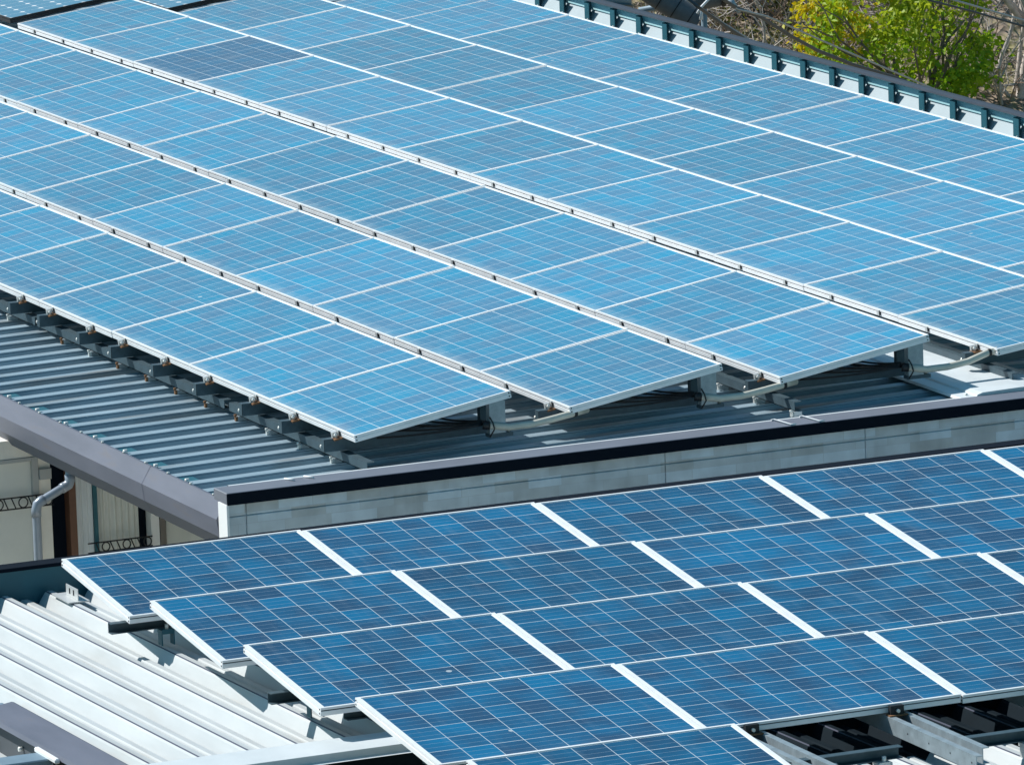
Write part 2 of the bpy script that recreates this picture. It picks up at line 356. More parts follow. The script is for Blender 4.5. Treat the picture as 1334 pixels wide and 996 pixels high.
# ridge cap
zc = -0.097
c = MB(); c.extrude([(3.735, -0.14), (3.745, -0.126), (3.835, -0.122), (3.84, -0.112), (3.875, zc - 0.005), (4.13, zc), (4.34, zc - 0.007), (4.36, -0.122), (4.45, -0.128)], 'x', U_FAR, 0.389)
c.extrude([(3.84, -0.19), (3.84, -0.112), (3.875, zc - 0.005), (4.13, zc), (4.34, zc - 0.007), (4.36, -0.122), (4.36, -0.19)], 'x', 0.3885, 0.389, closed=True, caps=True)
rc = part(c, 'ridge_cap', M['cap'])
sc = MB()
for u in (-0.55, -0.3, -0.05): sc.tube([(u, 4.27, zc - 0.006), (u, 4.27, zc + 0.010)], 0.011, 8)
sc.tube([(0.32, 3.80, -0.125), (0.32, 3.80, -0.112)], 0.008, 6)
part(sc, 'screw', M['bolt'], rc)
# inner flashing and coping along the gable end
fl = MB(); fl.extrude([(0.20, -0.20), (0.27, -0.142), (0.385, -0.138), (0.385, -0.3)], 'y', -0.9, 3.74); part(fl, 'inner_flashing', M['cap'])
fl = MB(); fl.extrude([(0.20, -0.20), (0.27, -0.142), (0.385, -0.138), (0.385, -0.3)], 'y', 4.42, 8.5); part(fl, 'inner_flashing', M['cap'])
cp = MB(); cp.box(0.388, 0.592, -1.03, 8.7, -0.186, -0.120); o = part(cp, 'coping', M['coping_top']); bevel(o, 0.004)
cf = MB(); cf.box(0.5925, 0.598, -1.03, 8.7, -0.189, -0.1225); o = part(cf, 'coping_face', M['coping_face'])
st = MB()
for x0 in (1.515 + 0.98, 1.86 + 0.98 - 0.16):
    st.tube([(0.40, x0 - 0.02, -0.115), (0.40, x0, -0.113), (0.585, x0 + 0.02, -0.113), (0.59, x0 + 0.05, -0.114)], 0.0055, 6)
for x0 in (-0.60, -0.48):
    st.tube([(0.40, x0, -0.115), (0.47, x0 + 0.03, -0.113)], 0.006, 6)
part(st, 'sealant_bead', M['white_wall'])
# gable wall with siding courses
gw = MB()
zj = [-0.19, -0.262, -0.52, -0.78, -1.04, -1.30, GZ]
vj = [-1.02, -0.905, 1.71, 3.005, 5.62, 8.5]
for i in range(len(zj) - 1):
    for j in range(len(vj) - 1):
        gw.box(0.50, 0.565, vj[j] + 0.003, vj[j + 1] - 0.003, zj[i + 1] + 0.003, zj[i] - (0.003 if i else -0.004))
gw.box(0.45, 0.553, -1.018, 8.5, GZ, -0.188)
o = part(gw, 'gable_wall', M['block']); bevel(o, 0.003)
we = MB(); we.box(0.463, 0.596, -1.035, -1.0205, GZ, -0.188); part(we, 'corner_post', M['white_wall'])
# side wall and recessed porch under the eave
WU = -3.2                                             # back wall of the porch, facing +U
sw = MB()
sw.box(U_FAR, -8.0, -0.78, -0.63, GZ, -0.31); sw.box(WU, 0.418, 0.02, 0.17, GZ, -0.46)
part(sw, 'side_wall', M['cream'])
bk = MB(); bk.box(-8.0, WU - 0.15, -3.2, 0.17, GZ, -0.46); bk.box(WU - 0.15, WU, -0.80, -0.725, GZ, -0.46); bk.box(WU - 0.15, WU, -3.2, -0.82, GZ, -1.7); bk.box(WU - 0.15, WU, -3.2, -0.82, -0.575, -0.46)
part(bk, 'back_wall', M['cream'])
lt_ = MB(); lt_.box(WU - 0.15, WU - 0.02, -3.2, -0.845, -1.7, -0.60); part(lt_, 'shutter', M['shutter'])
lt_ = MB(); lt_.box(WU - 0.14, WU + 0.012, -0.845, -0.805, -1.7, -0.577); lt_.box(WU - 0.14, WU + 0.008, -3.2, -0.845, -0.60, -0.577); part(lt_, 'shutter_frame', M['trim'])
ct = MB(); ct.box(WU, WU + 0.03, -0.802, -0.727, -0.72, -0.655); part(ct, 'vent_box', M['trim'])
dw = MB(); dw.box(WU - 0.149, WU - 0.10, -0.724, 0.018, -2.6, -0.47); part(dw, 'doorway', M['door'])
br = MB(); br.box(WU - 0.095, WU - 0.01, -0.605, -0.56, -2.6, -0.5); part(br, 'door_jamb', M['brown'])
def cloth(v0, v1, n_, uu, seed):
    q = random.Random(seed); pr_ = [(uu + 0.008 * math.sin(i * 1.25 + seed) + 0.006 * math.sin(i * 0.53), v0 + (v1 - v0) * i / n_) for i in range(n_ + 1)]
    mb = MB()
    for i in range(n_): mb.face([(pr_[i][0], pr_[i][1], -2.6), (pr_[i + 1][0], pr_[i + 1][1], -2.6), (pr_[i + 1][0], pr_[i + 1][1], -0.5), (pr_[i][0], pr_[i][1], -0.5)])
    return mb
part(cloth(-0.555, -0.445, 16, WU - 0.05, 1), 'curtain', M['curtain'])
part(cloth(-0.42, -0.14, 34, WU - 0.055, 2), 'curtain', M['shutter'])
wf = MB(); wf.box(WU - 0.08, WU - 0.02, -0.443, -0.418, -2.6, -0.5); part(wf, 'window_frame', M['teal'])
ct = MB(); ct.box(WU - 0.08, WU + 0.01, -0.082, -0.028, -2.6, -0.47); part(ct, 'window_trim', M['white_wall'])
def guard(v0, v1, z0, z1, uu):
    g = MB(); r = 0.0048
    g.tube([(uu, v0, z1), (uu, v1, z1)], r, 5); g.tube([(uu, v0, z0), (uu, v1, z0)], r, 5)
    h = z1 - z0; x = v1 - h * 0.55; t = 0
    while x > v0 + 0.04:
        if t % 3 == 0: g.tube([(uu, x + h * 0.42 * math.cos(q * math.pi / 8), (z0 + z1) / 2 + h * 0.45 * math.sin(q * math.pi / 8)) for q in range(17)], r * 0.9, 5); x -= h * 0.85
        else: g.tube([(uu, x - h * 0.25, z1), (uu, x + h * 0.15, z0)], r * 0.9, 5); x -= h * 0.72
        t += 1
    return g
part(guard(-2.2, -0.72, -0.882, -0.812, WU + 0.03), 'window_guard', M['iron'])
part(guard(-0.51, -0.085, -1.215, -1.155, WU + 0.03), 'window_guard', M['iron'])
# box gutter along the eave
gt = MB(); gp = [(-0.92, -0.26), (-0.97, -0.195), (-0.985, -0.195), (-1.045, -0.292), (-1.030, -0.395), (-0.965, -0.49), (-0.78, -0.49), (-0.78, -0.36), (-0.90, -0.36)]
gt.extrude(gp, 'x', U_FAR, 0.452, closed=True, caps=True); gut = part(gt, 'eave_gutter', M['gutter'])
jt = MB()
for u in (-0.735, -4.735, -8.735):
    jp = [(q[0] - 0.0015 if q[0] < -0.96 else q[0], q[1] + (0.0015 if q[1] > -0.2 else (-0.0015 if q[1] < -0.48 else 0))) for q in gp[1:7]]
    jt.extrude(jp, 'x', u - 0.004, u + 0.004)
part(jt, 'gutter_joint', M['seam'], gut)
sm_ = None
for k in range(16):
    u = 0.13 - k * 2 * RP
    if sm_ is None:
        q_ = MB(); q_.box(-0.17, 0.03, -0.965, -0.80, -0.275, -0.243); q_.tube([(0, -0.90, -0.243), (0, -0.90, -0.215)], 0.014, 6, mi=1); sm_ = q_.mesh('eave_strap', [M['teal'], M['bolt']])
    add_ = bpy.data.objects.new('eave_strap', sm_); COL.objects.link(add_); add_.parent = gut; add_.location = (u, 0, 0)
q_ = MB(); q_.tube([(0, -0.977, -0.196), (0, -0.977, -0.184)], 0.009, 6); sm_ = q_.mesh('gutter_screw', M['bolt'])
for k in range(16):
    add_ = bpy.data.objects.new('gutter_screw', sm_); COL.objects.link(add_); add_.parent = gut; add_.location = (0.25 - k * 0.36, 0, 0)
# drain pipe
dp = MB(); r_ = 0.0265; PU = -2.35
dp.tube([(PU, -0.905, -0.47), (PU, -0.903, -0.565), (PU, -0.915, -0.592), (PU, -0.945, -0.606), (PU, -1.09, -0.672), (PU, -1.117, -0.690), (PU, -1.128, -0.73), (PU, -1.128, -5.0)], r_, 14)
pp = part(dp, 'drain_pipe', M['pipe'])
el = MB(); el.tube([(PU, -1.072, -0.664), (PU, -1.092, -0.673), (PU, -1.119, -0.691), (PU, -1.1285, -0.73), (PU, -1.1285, -0.765)], r_ + 0.004, 14)
part(el, 'pipe_elbow', M['pipe'], pp)
el = MB(); el.tube([(PU, -0.905, -0.53), (PU, -0.9025, -0.565), (PU, -0.915, -0.593), (PU, -0.947, -0.607), (PU, -0.962, -0.614)], r_ + 0.005, 14)
part(el, 'pipe_elbow', M['pipe'], pp)
# far box gutter beyond the last strip, with its brackets
GV = 8.62
fg = MB(); fg.extrude([(8.30, -0.40), (8.33, -0.42), (8.44, -0.42), (GV - 0.10, -0.22), (GV, -0.03), (GV, 0.045)], 'x', -32, 6.0)
far = part(fg, 'far_gutter', M['inner'])
fr = MB(); fr.extrude([(GV - 0.052, 0.046), (GV - 0.048, 0.060), (GV - 0.02, 0.066), (GV + 0.03, 0.062), (GV + 0.03, -0.5), (GV + 0.003, -0.5), (GV + 0.003, 0.047)], 'x', -32, 6.0, closed=True, caps=True)
part(fr, 'far_gutter_rail', M['slate'], far)
FAR_BR = [-8.06 - 0.503 * k for k in range(-3, 24)]
ap = MB(); ap.box(-32, 6.0, GV - 0.012, GV - 0.003, -0.024, 0.044); part(ap, 'rail_shade_strip', M['shade_teal'], far)  # added strip, its teal colour standing in for the rail's shadow
for i, u in enumerate(FAR_BR):
    t = MB()
    t.box(u - 0.085, u - 0.079, GV - 0.07, GV - 0.013, -0.215, 0.040); t.box(u - 0.079, u, GV - 0.07, GV - 0.064, -0.215, 0.030)
    t.tube([(u - 0.02, GV - 0.0705, -0.10), (u - 0.02, GV - 0.078, -0.10)], 0.008, 6, mi=1); t.tube([(u - 0.05, GV - 0.0705, -0.145), (u - 0.05, GV - 0.078, -0.145)], 0.008, 6, mi=1)
    o = t.build('bracket', [M['teal'], M['bolt']]); o.parent = far
for u in FAR_BR:
    tb = MB(); tb.box(u - 0.03, u - 0.012, GV - 0.60, GV - 0.10, -0.215, -0.185); tb.build('tie_bar', M['teal']).parent = far
wallr = MB(); wallr.box(U_FAR, 0.42, 8.40, 8.55, GZ, -0.5); part(wallr, 'rear_wall', M['cream'])

# ------------------------------------------------------------------ solar panels
def panel_mesh(LX, LY, lx, ly, hh=0.042):
    f = MB()
    prof = [(1.0, -0.0045), (1.0, 0.0), (0.0, 0.0), (0.0, -0.0125), ('g', -0.0135), ('g', -0.0185), (0.0, -0.0195), (0.0, -hh), ('b', -hh)]
    rings = []
    for o, z in prof:
        ox, oy = (0.004, 0.004) if o == 'g' else ((0.026, 0.026) if o == 'b' else (lx * o, ly * o))
        b = len(f.v); rings.append(b)
        f.v += [(ox, oy, z), (LX - ox, oy, z), (LX - ox, LY - oy, z), (ox, LY - oy, z)]
    for i in range(len(rings) - 1):
        for k in range(4):
            f.f.append((rings[i] + k, rings[i] + (k + 1) % 4, rings[i + 1] + (k + 1) % 4, rings[i + 1] + k)); f.mi.append(1 if k == 0 and prof[i][0] == 'g' and prof[i + 1][0] == 'g' else 0); f.smooth.append(False)  # low-edge groove painted black as its gap shadow
    for x in (-0.0012, LX + 0.0012):
        for y in (0.012, LY - 0.012):
            for z in (-0.011, -0.031): f.box(x - 0.001, x + 0.001, y - 0.0035, y + 0.0035, z - 0.0035, z + 0.0035, 1)
    return f.mesh('frame', [M['frame'], M['black']], recalc=True)
def glass_mesh(LX, LY, lx, ly, matl, mgx=0.012, mgy=0.009):
    me = bpy.data.meshes.new('cell_sheet')
    x0, x1, y0, y1 = lx - 0.001, LX - lx + 0.001, ly - 0.001, LY - ly + 0.001
    z = -0.004
    me.from_pydata([(x0, y0, z), (x1, y0, z), (x1, y1, z), (x0, y1, z), (x0, y0, z - .004), (x1, y0, z - .004), (x1, y1, z - .004), (x0, y1, z - .004)], [],
                   [(0, 1, 2, 3), (7, 6, 5, 4)])
    me.materials.append(matl); me.materials.append(M['white_wall'])
    uvl = me.uv_layers.new(name='cells')
    cx = (x1 - x0 - 2 * mgx) / 8; cy = (y1 - y0 - 2 * mgy) / 6
    for pl in me.polygons:
        for li in pl.loop_indices:
            vx = me.vertices[me.loops[li].vertex_index].co
            uvl.data[li].uv = ((vx.x - x0 - mgx) / cx, (vx.y - y0 - mgy) / cy)
    me.polygons[1].material_index = 1
    return me
def clamp_mesh(full):
    c = MB(); c.box(-0.030, 0.0, -0.009, -0.0005, -0.036, -0.004, 0); c.box(0.001, 0.011, -0.007, -0.0005, -0.034, -0.012, 1)
    if full:
        c.box(-0.034, 0.034, -0.05, -0.001, -0.052, -0.0435, 2); c.box(-0.030, -0.012, -0.045, -0.013, -0.0432, -0.012, 0)
    return c.mesh('clamp', [M['alu_clamp'], M['black'], M['rust']])
def bolt_mesh():
    c = MB(); c.tube([(0.008, -0.032, -0.043), (0.008, -0.032, -0.014)], 0.007, 6); c.tube([(0.008, -0.032, -0.030), (0.008, -0.032, -0.022)], 0.012, 6); return c.mesh('bolt', M['bolt'])
def add(name, me, parent, loc=(0, 0, 0)):
    o = bpy.data.objects.new(name, me); COL.objects.link(o); o.parent = parent; o.location = loc; return o
SLX, SLY = 1.3188, 1.004
S_fr = panel_mesh(SLX, SLY, 0.013, 0.0115); S_gl = glass_mesh(SLX, SLY, 0.013, 0.0115, M['cell'], 0.007, 0.005); S_gd = glass_mesh(SLX, SLY, 0.013, 0.0115, M['cell_dark'], 0.007, 0.005)
cl_f, cl_s, bo_m = clamp_mesh(True), clamp_mesh(False), bolt_mesh()
def make_panel(kind):
    r = empty('solar_panel'); add('frame', S_fr, r); add('cell_sheet', S_gl, r)
    if kind:
        for fx in (0.31, 0.815):
            c = add('clamp', cl_f if kind == 2 else cl_s, r, (fx * SLX, 0, 0))
            if kind == 2: add('bolt', bo_m, c)
    remember(r); return r
protos = {k: make_panel(k) for k in (0, 1, 2)}
used = set(); rj = random.Random(77)
def put_panel(kind, loc, rot, label, group):
    p = protos[kind]
    o = p if kind not in used else copy_tree(p)
    used.add(kind); o.location = (loc[0] + rj.uniform(-.0015, .0015), loc[1] + rj.uniform(-.002, .002), loc[2] + rj.uniform(-.0015, .0015))
    o.rotation_euler = (rot[0] + rj.uniform(-.0025, .0025), rj.uniform(-.0015, .0015), rj.uniform(-.0008, .0008))
    tag(o, label, 'solar panel', group); return o
VF = [0.0, 1.3609, 2.7280, 4.1756, 5.5460, 6.9204]; ZF = [0.0, 0.0209, 0.0507, 0.0666, 0.0291, -0.0041]
TA = R(8.944); TB = R(6.843); PITCH = 1.325
RAIL1 = [-0.245, -0.90, -1.535, -2.285, -3.01, -3.745, -4.31, -5.04, -5.59, -6.30, -6.92]
ROWS = ['frontmost row above the bare ribs', 'second row of the upper roof', 'third row before the ridge cap', 'fourth row past the ridge cap', 'fifth row of the upper roof', 'rearmost row beside the gutter rail']
GR = 'blue framed panels of the large upper array'
s_panels = []
for i in range(6):
    tau = TA if i < 3 else TB
    ks = []
    for k in range(0, 13):
        x1 = -k * PITCH; x0 = x1 - SLX
        c = [(x, VF[i] + t * SLY * math.cos(tau), ZF[i] + t * SLY * math.sin(tau)) for x in (x0, x1) for t in (0, 1)]
        if seen(c): ks.append(k)
    n = len(ks)
    for j, k in enumerate(ks):
        a, b = j + 1, n - j
        if i < 4: where = ('at the near right end of the ' if k == 0 else ORD[a] + ' from near right end of the ')
        elif i == 4: where = ('at the far left end of the ' if b == 1 else ORD[b] + ' from far left end of the ')
        else: where = ('cut by the right edge in the ' if j == 0 else ORD[j + 1] + ' from the right edge in the ')
        lab = 'blue solar panel ' + where + ROWS[i]
        kind = 2 if i == 0 else (1 if i < 4 else 0)
        o = put_panel(kind, (-k * PITCH - SLX, VF[i], ZF[i]), (tau, 0, 0), lab, GR)
        s_panels.append((i, k, o))
dark_o = None
for i, k, o in s_panels:
    if i == 3 and k == 10: dark_o = o
bpy.context.view_layer.update()
if dark_o:
    dark_o['label'] = 'single darker slate grey solar panel among the blue ones in the fourth row'
for i, k, o in s_panels:
    ch = [c for c in bpy.data.objects if c.parent == o]
    for c in ch:
        if c.name.startswith('cell_sheet') and o == dark_o: c.data = S_gd
        if i == 0 and c.name.startswith('clamp'):
            # the front row is clamped where its rails stand
            lo = -k * PITCH - SLX
            cand = [u for u in RAIL1 if lo < u < lo + SLX]
            idx = 0 if c.location.x < SLX / 2 else 1
            cand.sort()
            if len(cand) > idx: c.location.x = cand[idx] - lo + 0.02
        if 0 < i < 4 and k == 0 and c.name.startswith('clamp') and c.location.x > SLX / 2:
            c.data = cl_f; add('bolt', bo_m, c)
# monocrystalline panels beyond the walkway
def mono_mat():
    Mx = bpy.data.materials.new('mono_cells'); Mx.use_nodes = True
    n = Mx.node_tree.nodes; L = Mx.node_tree.links; p = n["Principled BSDF"]
    def mth(op, a, b=None):
        x = n.new("ShaderNodeMath"); x.operation = op
        for i, v in enumerate((a, b)):
            if v is None: continue
            if isinstance(v, (int, float)): x.inputs[i].default_value = v
            else: L.new(v, x.inputs[i])
        return x.outputs[0]
    uv = n.new("ShaderNodeUVMap"); uv.uv_map = "cells"; sp = n.new("ShaderNodeSeparateXYZ"); L.new(uv.outputs[0], sp.inputs[0])
    fu, fv = mth('FRACT', sp.outputs[0]), mth('FRACT', sp.outputs[1])
    du = mth('MINIMUM', fu, mth('SUBTRACT', 1.0, fu)); dv = mth('MINIMUM', fv, mth('SUBTRACT', 1.0, fv))
    dia = mth('LESS_THAN', mth('ADD', du, dv), 0.17)
    ln = mth('LESS_THAN', mth('MINIMUM', du, dv), 0.012)
    mask = mth('MAXIMUM', dia, mth('MULTIPLY', ln, 0.6))
    mx = n.new("ShaderNodeMix"); mx.data_type = 'RGBA'; L.new(mask, mx.inputs[0])
    mx.inputs[6].default_value = (0.10, 0.27, 0.40, 1); mx.inputs[7].default_value = (0.85, 0.87, 0.88, 1)
    L.new(mx.outputs[2], p.inputs["Base Color"]); p.inputs["Roughness"].default_value = 0.22
    return Mx
mm = mono_mat(); MG_fr = S_fr.copy(); MG_fr.materials[0] = M['black']; MG_gl = glass_mesh(SLX, SLY, 0.02, 0.013, mm)
mono = None
for i, k, lab in ((2, 0, 'pale white dotted panel in the far left corner, lowest of the dotted ones'),
                  (3, 0, 'pale white dotted panel along the black gap past the fourth row'),
                  (3, 1, 'pale white dotted panel cut by the top edge left of the black gap'),
                  (4, 0, 'pale dotted panel sliver beyond the black gap at the far end of the fifth row')):
    tau = TA if i < 3 else TB
    if mono is None:
        mono = empty('solar_panel'); add('frame', MG_fr, mono); add('cell_sheet', MG_gl, mono); remember(mono); o = mono
    else: o = copy_tree(mono)
    o.location = (-13 * PITCH - 0.17 - k * PITCH - SLX, VF[i], ZF[i] + 0.02); o.rotation_euler = (tau, 0, 0)
    tag(o, lab, 'solar panel', 'pale dotted panels beyond the black gap')

# lower array
LLX, LLY = 1.3550, 1.003; LP = 1.3673
L_fr = panel_mesh(LLX, LLY, 0.022, 0.0125); L_gl = glass_mesh(LLX, LLY, 0.022, 0.0125, M['cell_low'], 0.006, 0.005)
LU = [2.7941, 4.0985, 5.3938, 6.8377, 8.3664]; LV0 = [-2.8232] * 4 + [-2.907]; LT = R(6.795)
def lrow_z(u, v): return 0.1216 + 0.01728 * (u - LU[0]) - 0.0048 * (v + 2.8232)
lp = empty('solar_panel'); add('frame', L_fr, lp); add('cell_sheet', L_gl, lp); remember(lp)
LROWS = ['lower array row nearest the grey wall', 'second row of the lower array', 'third row of the lower array', 'frontmost long row of the lower array', 'x']
COUNT = [5, 4, 4, 4, 1]; first = True
for i in range(5):
    for k in range(COUNT[i]):
        o = lp if first else copy_tree(lp); first = False
        v = LV0[i] + k * (LP if i < 4 else 1.32)
        # local x along +V, local y from the low edge (+U) up to the high edge
        uh, zh = LU[i], lrow_z(LU[i], v)
        o.location = (uh + LLY * math.cos(LT), v, zh - LLY * math.sin(LT))
        o.rotation_euler = Matrix(((0, -math.cos(LT), math.sin(LT)), (1, 0, 0), (0, math.sin(LT), math.cos(LT)))).to_euler()
        if i < 4: lab = 'deep blue panel ' + ORD[k + 1] + ' from left in the ' + LROWS[i]
        else: lab = 'lowest deep blue solar panel cut by the bottom edge below the front long row'
        tag(o, lab, 'solar panel', 'deep blue panels of the lower array')
        if i == 3:
            pass

# ------------------------------------------------------------------ racking under the upper array
def rail_proto(length):
    r = empty('mounting_rail'); c = MB()
    # C channel open to -u, along +V
    t = 0.004
    c.box(0.046, 0.05, 0, length, -0.075, 0.0); c.box(0, 0.046, 0, length, -t, 0.0); c.box(0, 0.046, 0, length, -0.075, -0.075 + t)
    c.box(0, 0.05, 0, t, -0.071, -0.004)
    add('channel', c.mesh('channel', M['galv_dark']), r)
    p = MB(); p.box(0.005, 0.045, length - 0.16, length - 0.08, 0.002, 0.12); add('rear_post', p.mesh('rear_post', M['galv_dark']), r)
    b = MB(); b.tube([(-0.018, 0.012, -0.05), (0.0, 0.012, -0.05)], 0.014, 8); b.tube([(-0.028, 0.012, -0.05), (-0.016, 0.012, -0.05)], 0.008, 6); add('bolt', b.mesh('bolt', M['bolt']), r)
    return r
rp = rail_proto(1.15); remember(rp); rfirst = True
for j, u in enumerate(RAIL1):
    if pix((u, -0.1, -0.1))[0] < -20: continue
    o = rp if rfirst else copy_tree(rp); rfirst = False
    o.location = (u - 0.025, -0.10, -0.050)
    tag(o, 'grey steel channel rail ' + ('nearest the right end' if j == 0 else ORD[j + 1] + ' from the right end') + ' under the front panel edge', 'mounting rail', 'channel rails jutting from under the front row')
for i, nm in ((1, 'second'), (2, 'third'), (3, 'fourth')):
    o = copy_tree(rp); o.location = (-0.27, VF[i] - 0.10, ZF[i] - 0.050)
    tag(o, 'shaded steel channel rail under the near right end panel of the ' + nm + ' row', 'mounting rail', 'rails under the right ends of the rows')
# purlins along U on the roof ribs
def purlin(u0, u1, v, ztop, clamps, label, group, first=True):
    r = empty('purlin', (u1, v, ztop)); c = MB(); t = 0.004; L_ = u0 - u1
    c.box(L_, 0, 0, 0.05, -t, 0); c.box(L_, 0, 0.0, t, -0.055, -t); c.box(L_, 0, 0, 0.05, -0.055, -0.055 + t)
    add('channel', c.mesh('channel', M['galv_dark']), r)
    for u in clamps:
        k = MB(); k.box(-0.022, 0.022, 0.0, 0.05, -0.085, -0.056); k.box(-0.035, 0.035, 0.005, 0.045, -0.10, -0.085)
        kk = add('rib_clamp', k.mesh('rib_clamp', M['galv']), r, (u - u1, -0.012, 0))
        b = MB(); b.box(-0.010, 0.010, -0.014, 0.0, -0.085, -0.062); b.tube([(0, -0.012, -0.058), (0, -0.012, -0.045)], 0.009, 6)
        add('bolt', b.mesh('bolt', M['rust'] if rg.random() < 0.45 else M['bolt']), kk)
    tag(r, label, 'purlin', group); return r
rib = lambda k: k * RP + 0.068 + 0.083
cl = [rib(k) for k in range(-40, 1, 2)]
segs = [(-2.02, 0.14), (-5.35, -2.10), (-9.5, -5.43)]
nm = ['near right piece', 'middle piece', 'far left piece']
for (u0, u1), n_ in zip(segs, nm):
    purlin(u0, u1, 0.015, -0.136, [u for u in cl if u0 + 0.05 < u < u1 and u > -8], 'long grey purlin under the front row of panels, ' + n_, 'purlins under the front row')
for i, nmx in ((0, 'first'), (1, 'second'), (2, 'third'), (3, 'fourth'), (4, 'fifth')):
    if i > 1: purlin(-3.0, 0.15, VF[i] + 0.02, ZF[i] - 0.128, [rib(0), rib(-2), rib(-4)], 'dark purlin with its end showing under the front edge of the ' + nmx + ' row', 'purlin ends under the rows')
posts = [(0, 'first'), (1, 'second'), (2, 'third')]
pfirst = None
for i, nmx in posts:
    if pfirst is None:
        pfirst = empty('support_post'); c = MB(); c.box(-0.004, 0, 0, 0.10, 0, 0.19); c.box(-0.05, -0.004, 0, 0.005, 0, 0.19); c.box(-0.05, -0.004, 0.095, 0.10, 0, 0.19)
        add('post', c.mesh('post', M['galv']), pfirst)
        c = MB(); c.box(-0.06, 0.004, -0.005, 0.145, -0.022, -0.002); add('foot', c.mesh('foot', M['galv_dark']), pfirst)
        c = MB(); c.tube([(-0.02, 0.125, -0.002), (-0.02, 0.125, 0.022)], 0.010, 6); add('bolt', c.mesh('bolt', M['bolt']), pfirst); remember(pfirst); o = pfirst
    else: o = copy_tree(pfirst)
    o.location = (-0.002, VF[i] + 0.855, ZF[i] - 0.085)
    tag(o, 'grey steel post holding up the raised right end of the ' + nmx + ' row', 'support post', 'posts under the raised row ends')
# conduits and cables at the row ends
def sag(a, b, d, n=14):
    a, b = Vector(a), Vector(b)
    return [a.lerp(b, i / n) - Vector((0, 0, d * 4 * (i / n) * (1 - i / n))) for i in range(n + 1)]
for i, nmx in ((0, 'first and second'), (1, 'second and third'), (2, 'third and fourth')):
    y0 = VF[i] + 0.85; y1 = VF[i] + 1.36 + (0.05 if i < 2 else 0.10)
    r = empty('conduit_pipe', (0, y0, 0)); c = MB()
    z0 = ZF[i] - 0.012; z1 = ZF[i] - 0.0 + (0 if i < 2 else 0.02)
    pts = [(0.0, 0, z0), (0.005, 0.12, z0 - 0.024), (0.01, 0.26, z0 - 0.022), (0.005, 0.40, z0 - 0.006), (-0.02, 0.54, z1 - 0.005), (-0.08, 0.66, z1 - 0.004)]
    pts = [(x, y, z - 0.02) for x, y, z in pts]
    c.tube(pts, 0.021, 12); add('tube', c.mesh('tube', M['conduit']), r)
    c = MB(); c.tube([(-0.015, -0.035, z0 - 0.018), (0.0, 0.004, z0 - 0.021)], 0.026, 12); add('tape', c.mesh('tape', M['cable']), r); c = MB(); c.tube([(-0.022, 0.545, z1 - 0.026), (-0.026, 0.565, z1 - 0.025)], 0.0235, 10); add('tape', c.mesh('tape', M['cable']), r)
    tag(r, 'cream conduit pipe sagging between the right ends of the ' + nmx + ' rows', 'conduit', 'cream conduits between the row ends')
    c = MB()
    for q in range(5):
        a = (-0.02 - 0.01 * q, y0 - 0.02, z0 - 0.015 + 0.004 * q); b_ = (-0.10 - 0.12 * q, VF[i] + 0.18 + 0.1 * q, ZF[i] - 0.05 + 0.015 * q)
        c.tube(sag(a, b_, 0.012 + 0.005 * q), 0.006, 6)
    c.tube([(0.01, y0 + 0.0, z0 + 0.03), (0.03, y0 + 0.01, z0), (0.032, y0 + 0.02, z0 - 0.04), (0.028, y0 - 0.01, z0 - 0.085)], 0.005, 6)
    o = c.build('cable_bundle', M['cable']); tag(o, 'black cables running under the right end panel of the ' + nmx.split(' ')[0] + ' row', 'cables', 'cables under the row ends')

# ------------------------------------------------------------------ lower building
low = empty('lower_building', (2.2, -3.7, GZ)); lw = Vector(low.location)
tag(low, 'lower building with white ribbed roof carrying the nearer deep blue array', 'building')
def lpart(mb, name, mats, parent=low):
    o = mb.build(name, mats); o.parent = parent; o.matrix_parent_inverse = Matrix.Translation(-lw); return o
def lz(u, v): return -0.21 + 0.01728 * (u - LU[0]) - 0.0048 * (v + 2.82)
LRP = 0.2565
def lribs(v0, v1, h=0.085):
    pr = []; mis = []; k = 0
    while True:
        c = v0 + k * LRP
        if c + LRP > v1 + 0.3: break
        pr += [(c + 0.018, -h), (c + 0.066, -0.012), (c + 0.0745, -0.004), (c + 0.0765, -0.007), (c + 0.0785, -0.007), (c + 0.080, 0.001), (c + 0.112, 0.0), (c + 0.121, -0.006), (c + 0.152, -h * 0.85),
               (c + 0.166, -h * 0.9), (c + 0.186, -0.038), (c + 0.194, -0.032), (c + 0.226, -0.032), (c + 0.234, -0.038), (c + 0.258, -h * 0.97)]
        mis += [0, 0, 1, 1, 1, 0, 0, 0, 2, 0, 0, 0, 0, 0, 2]; k += 1
    return pr, mis[:-1]
V_L0 = -3.7385
pr, mis = lribs(V_L0, 7.5)
a = MB(); a.extrude(pr, 'x', 2.0, 6.42, z=lambda c, u: lz(u, c), mis=mis); lpart(a, 'roof_sheet', [M['white_roof'], M['seam'], M['channel']])
pr2 = [(c, h) for c, h in pr if c > V_L0 + 5 * LRP + 0.005]; mis2 = mis[5 * 15:]
a = MB(); a.extrude(pr2, 'x', 7.98, 13.0, z=lambda c, u: lz(u, c), mis=mis2); lpart(a, 'roof_sheet', [M['white_roof'], M['seam'], M['channel']])
a = MB(); a.extrude(pr2, 'x', 6.72, 8.015, z=lambda c, u: lz(u, c) - 0.12, mis=mis2); lpart(a, 'void_shade_sheet', [M['under_shade_black'], M['seam'], M['under_shade_black']])  # ribbed sheet coloured as the dark void below the panels
e = MB(); e.extrude([(6.395, -0.13), (6.40, -0.108), (6.655, -0.112), (6.66, -0.150), (6.70, -0.150)], 'y', -4.2, 7.7, mis=[0, 0, 0, 0]); lpart(e, 'eave_flashing', M['cap'])
e = MB(); e.box(6.40, 6.66, -4.2, 7.7, -0.9, -0.155); lpart(e, 'eave_fascia', M['under_shade_black'])
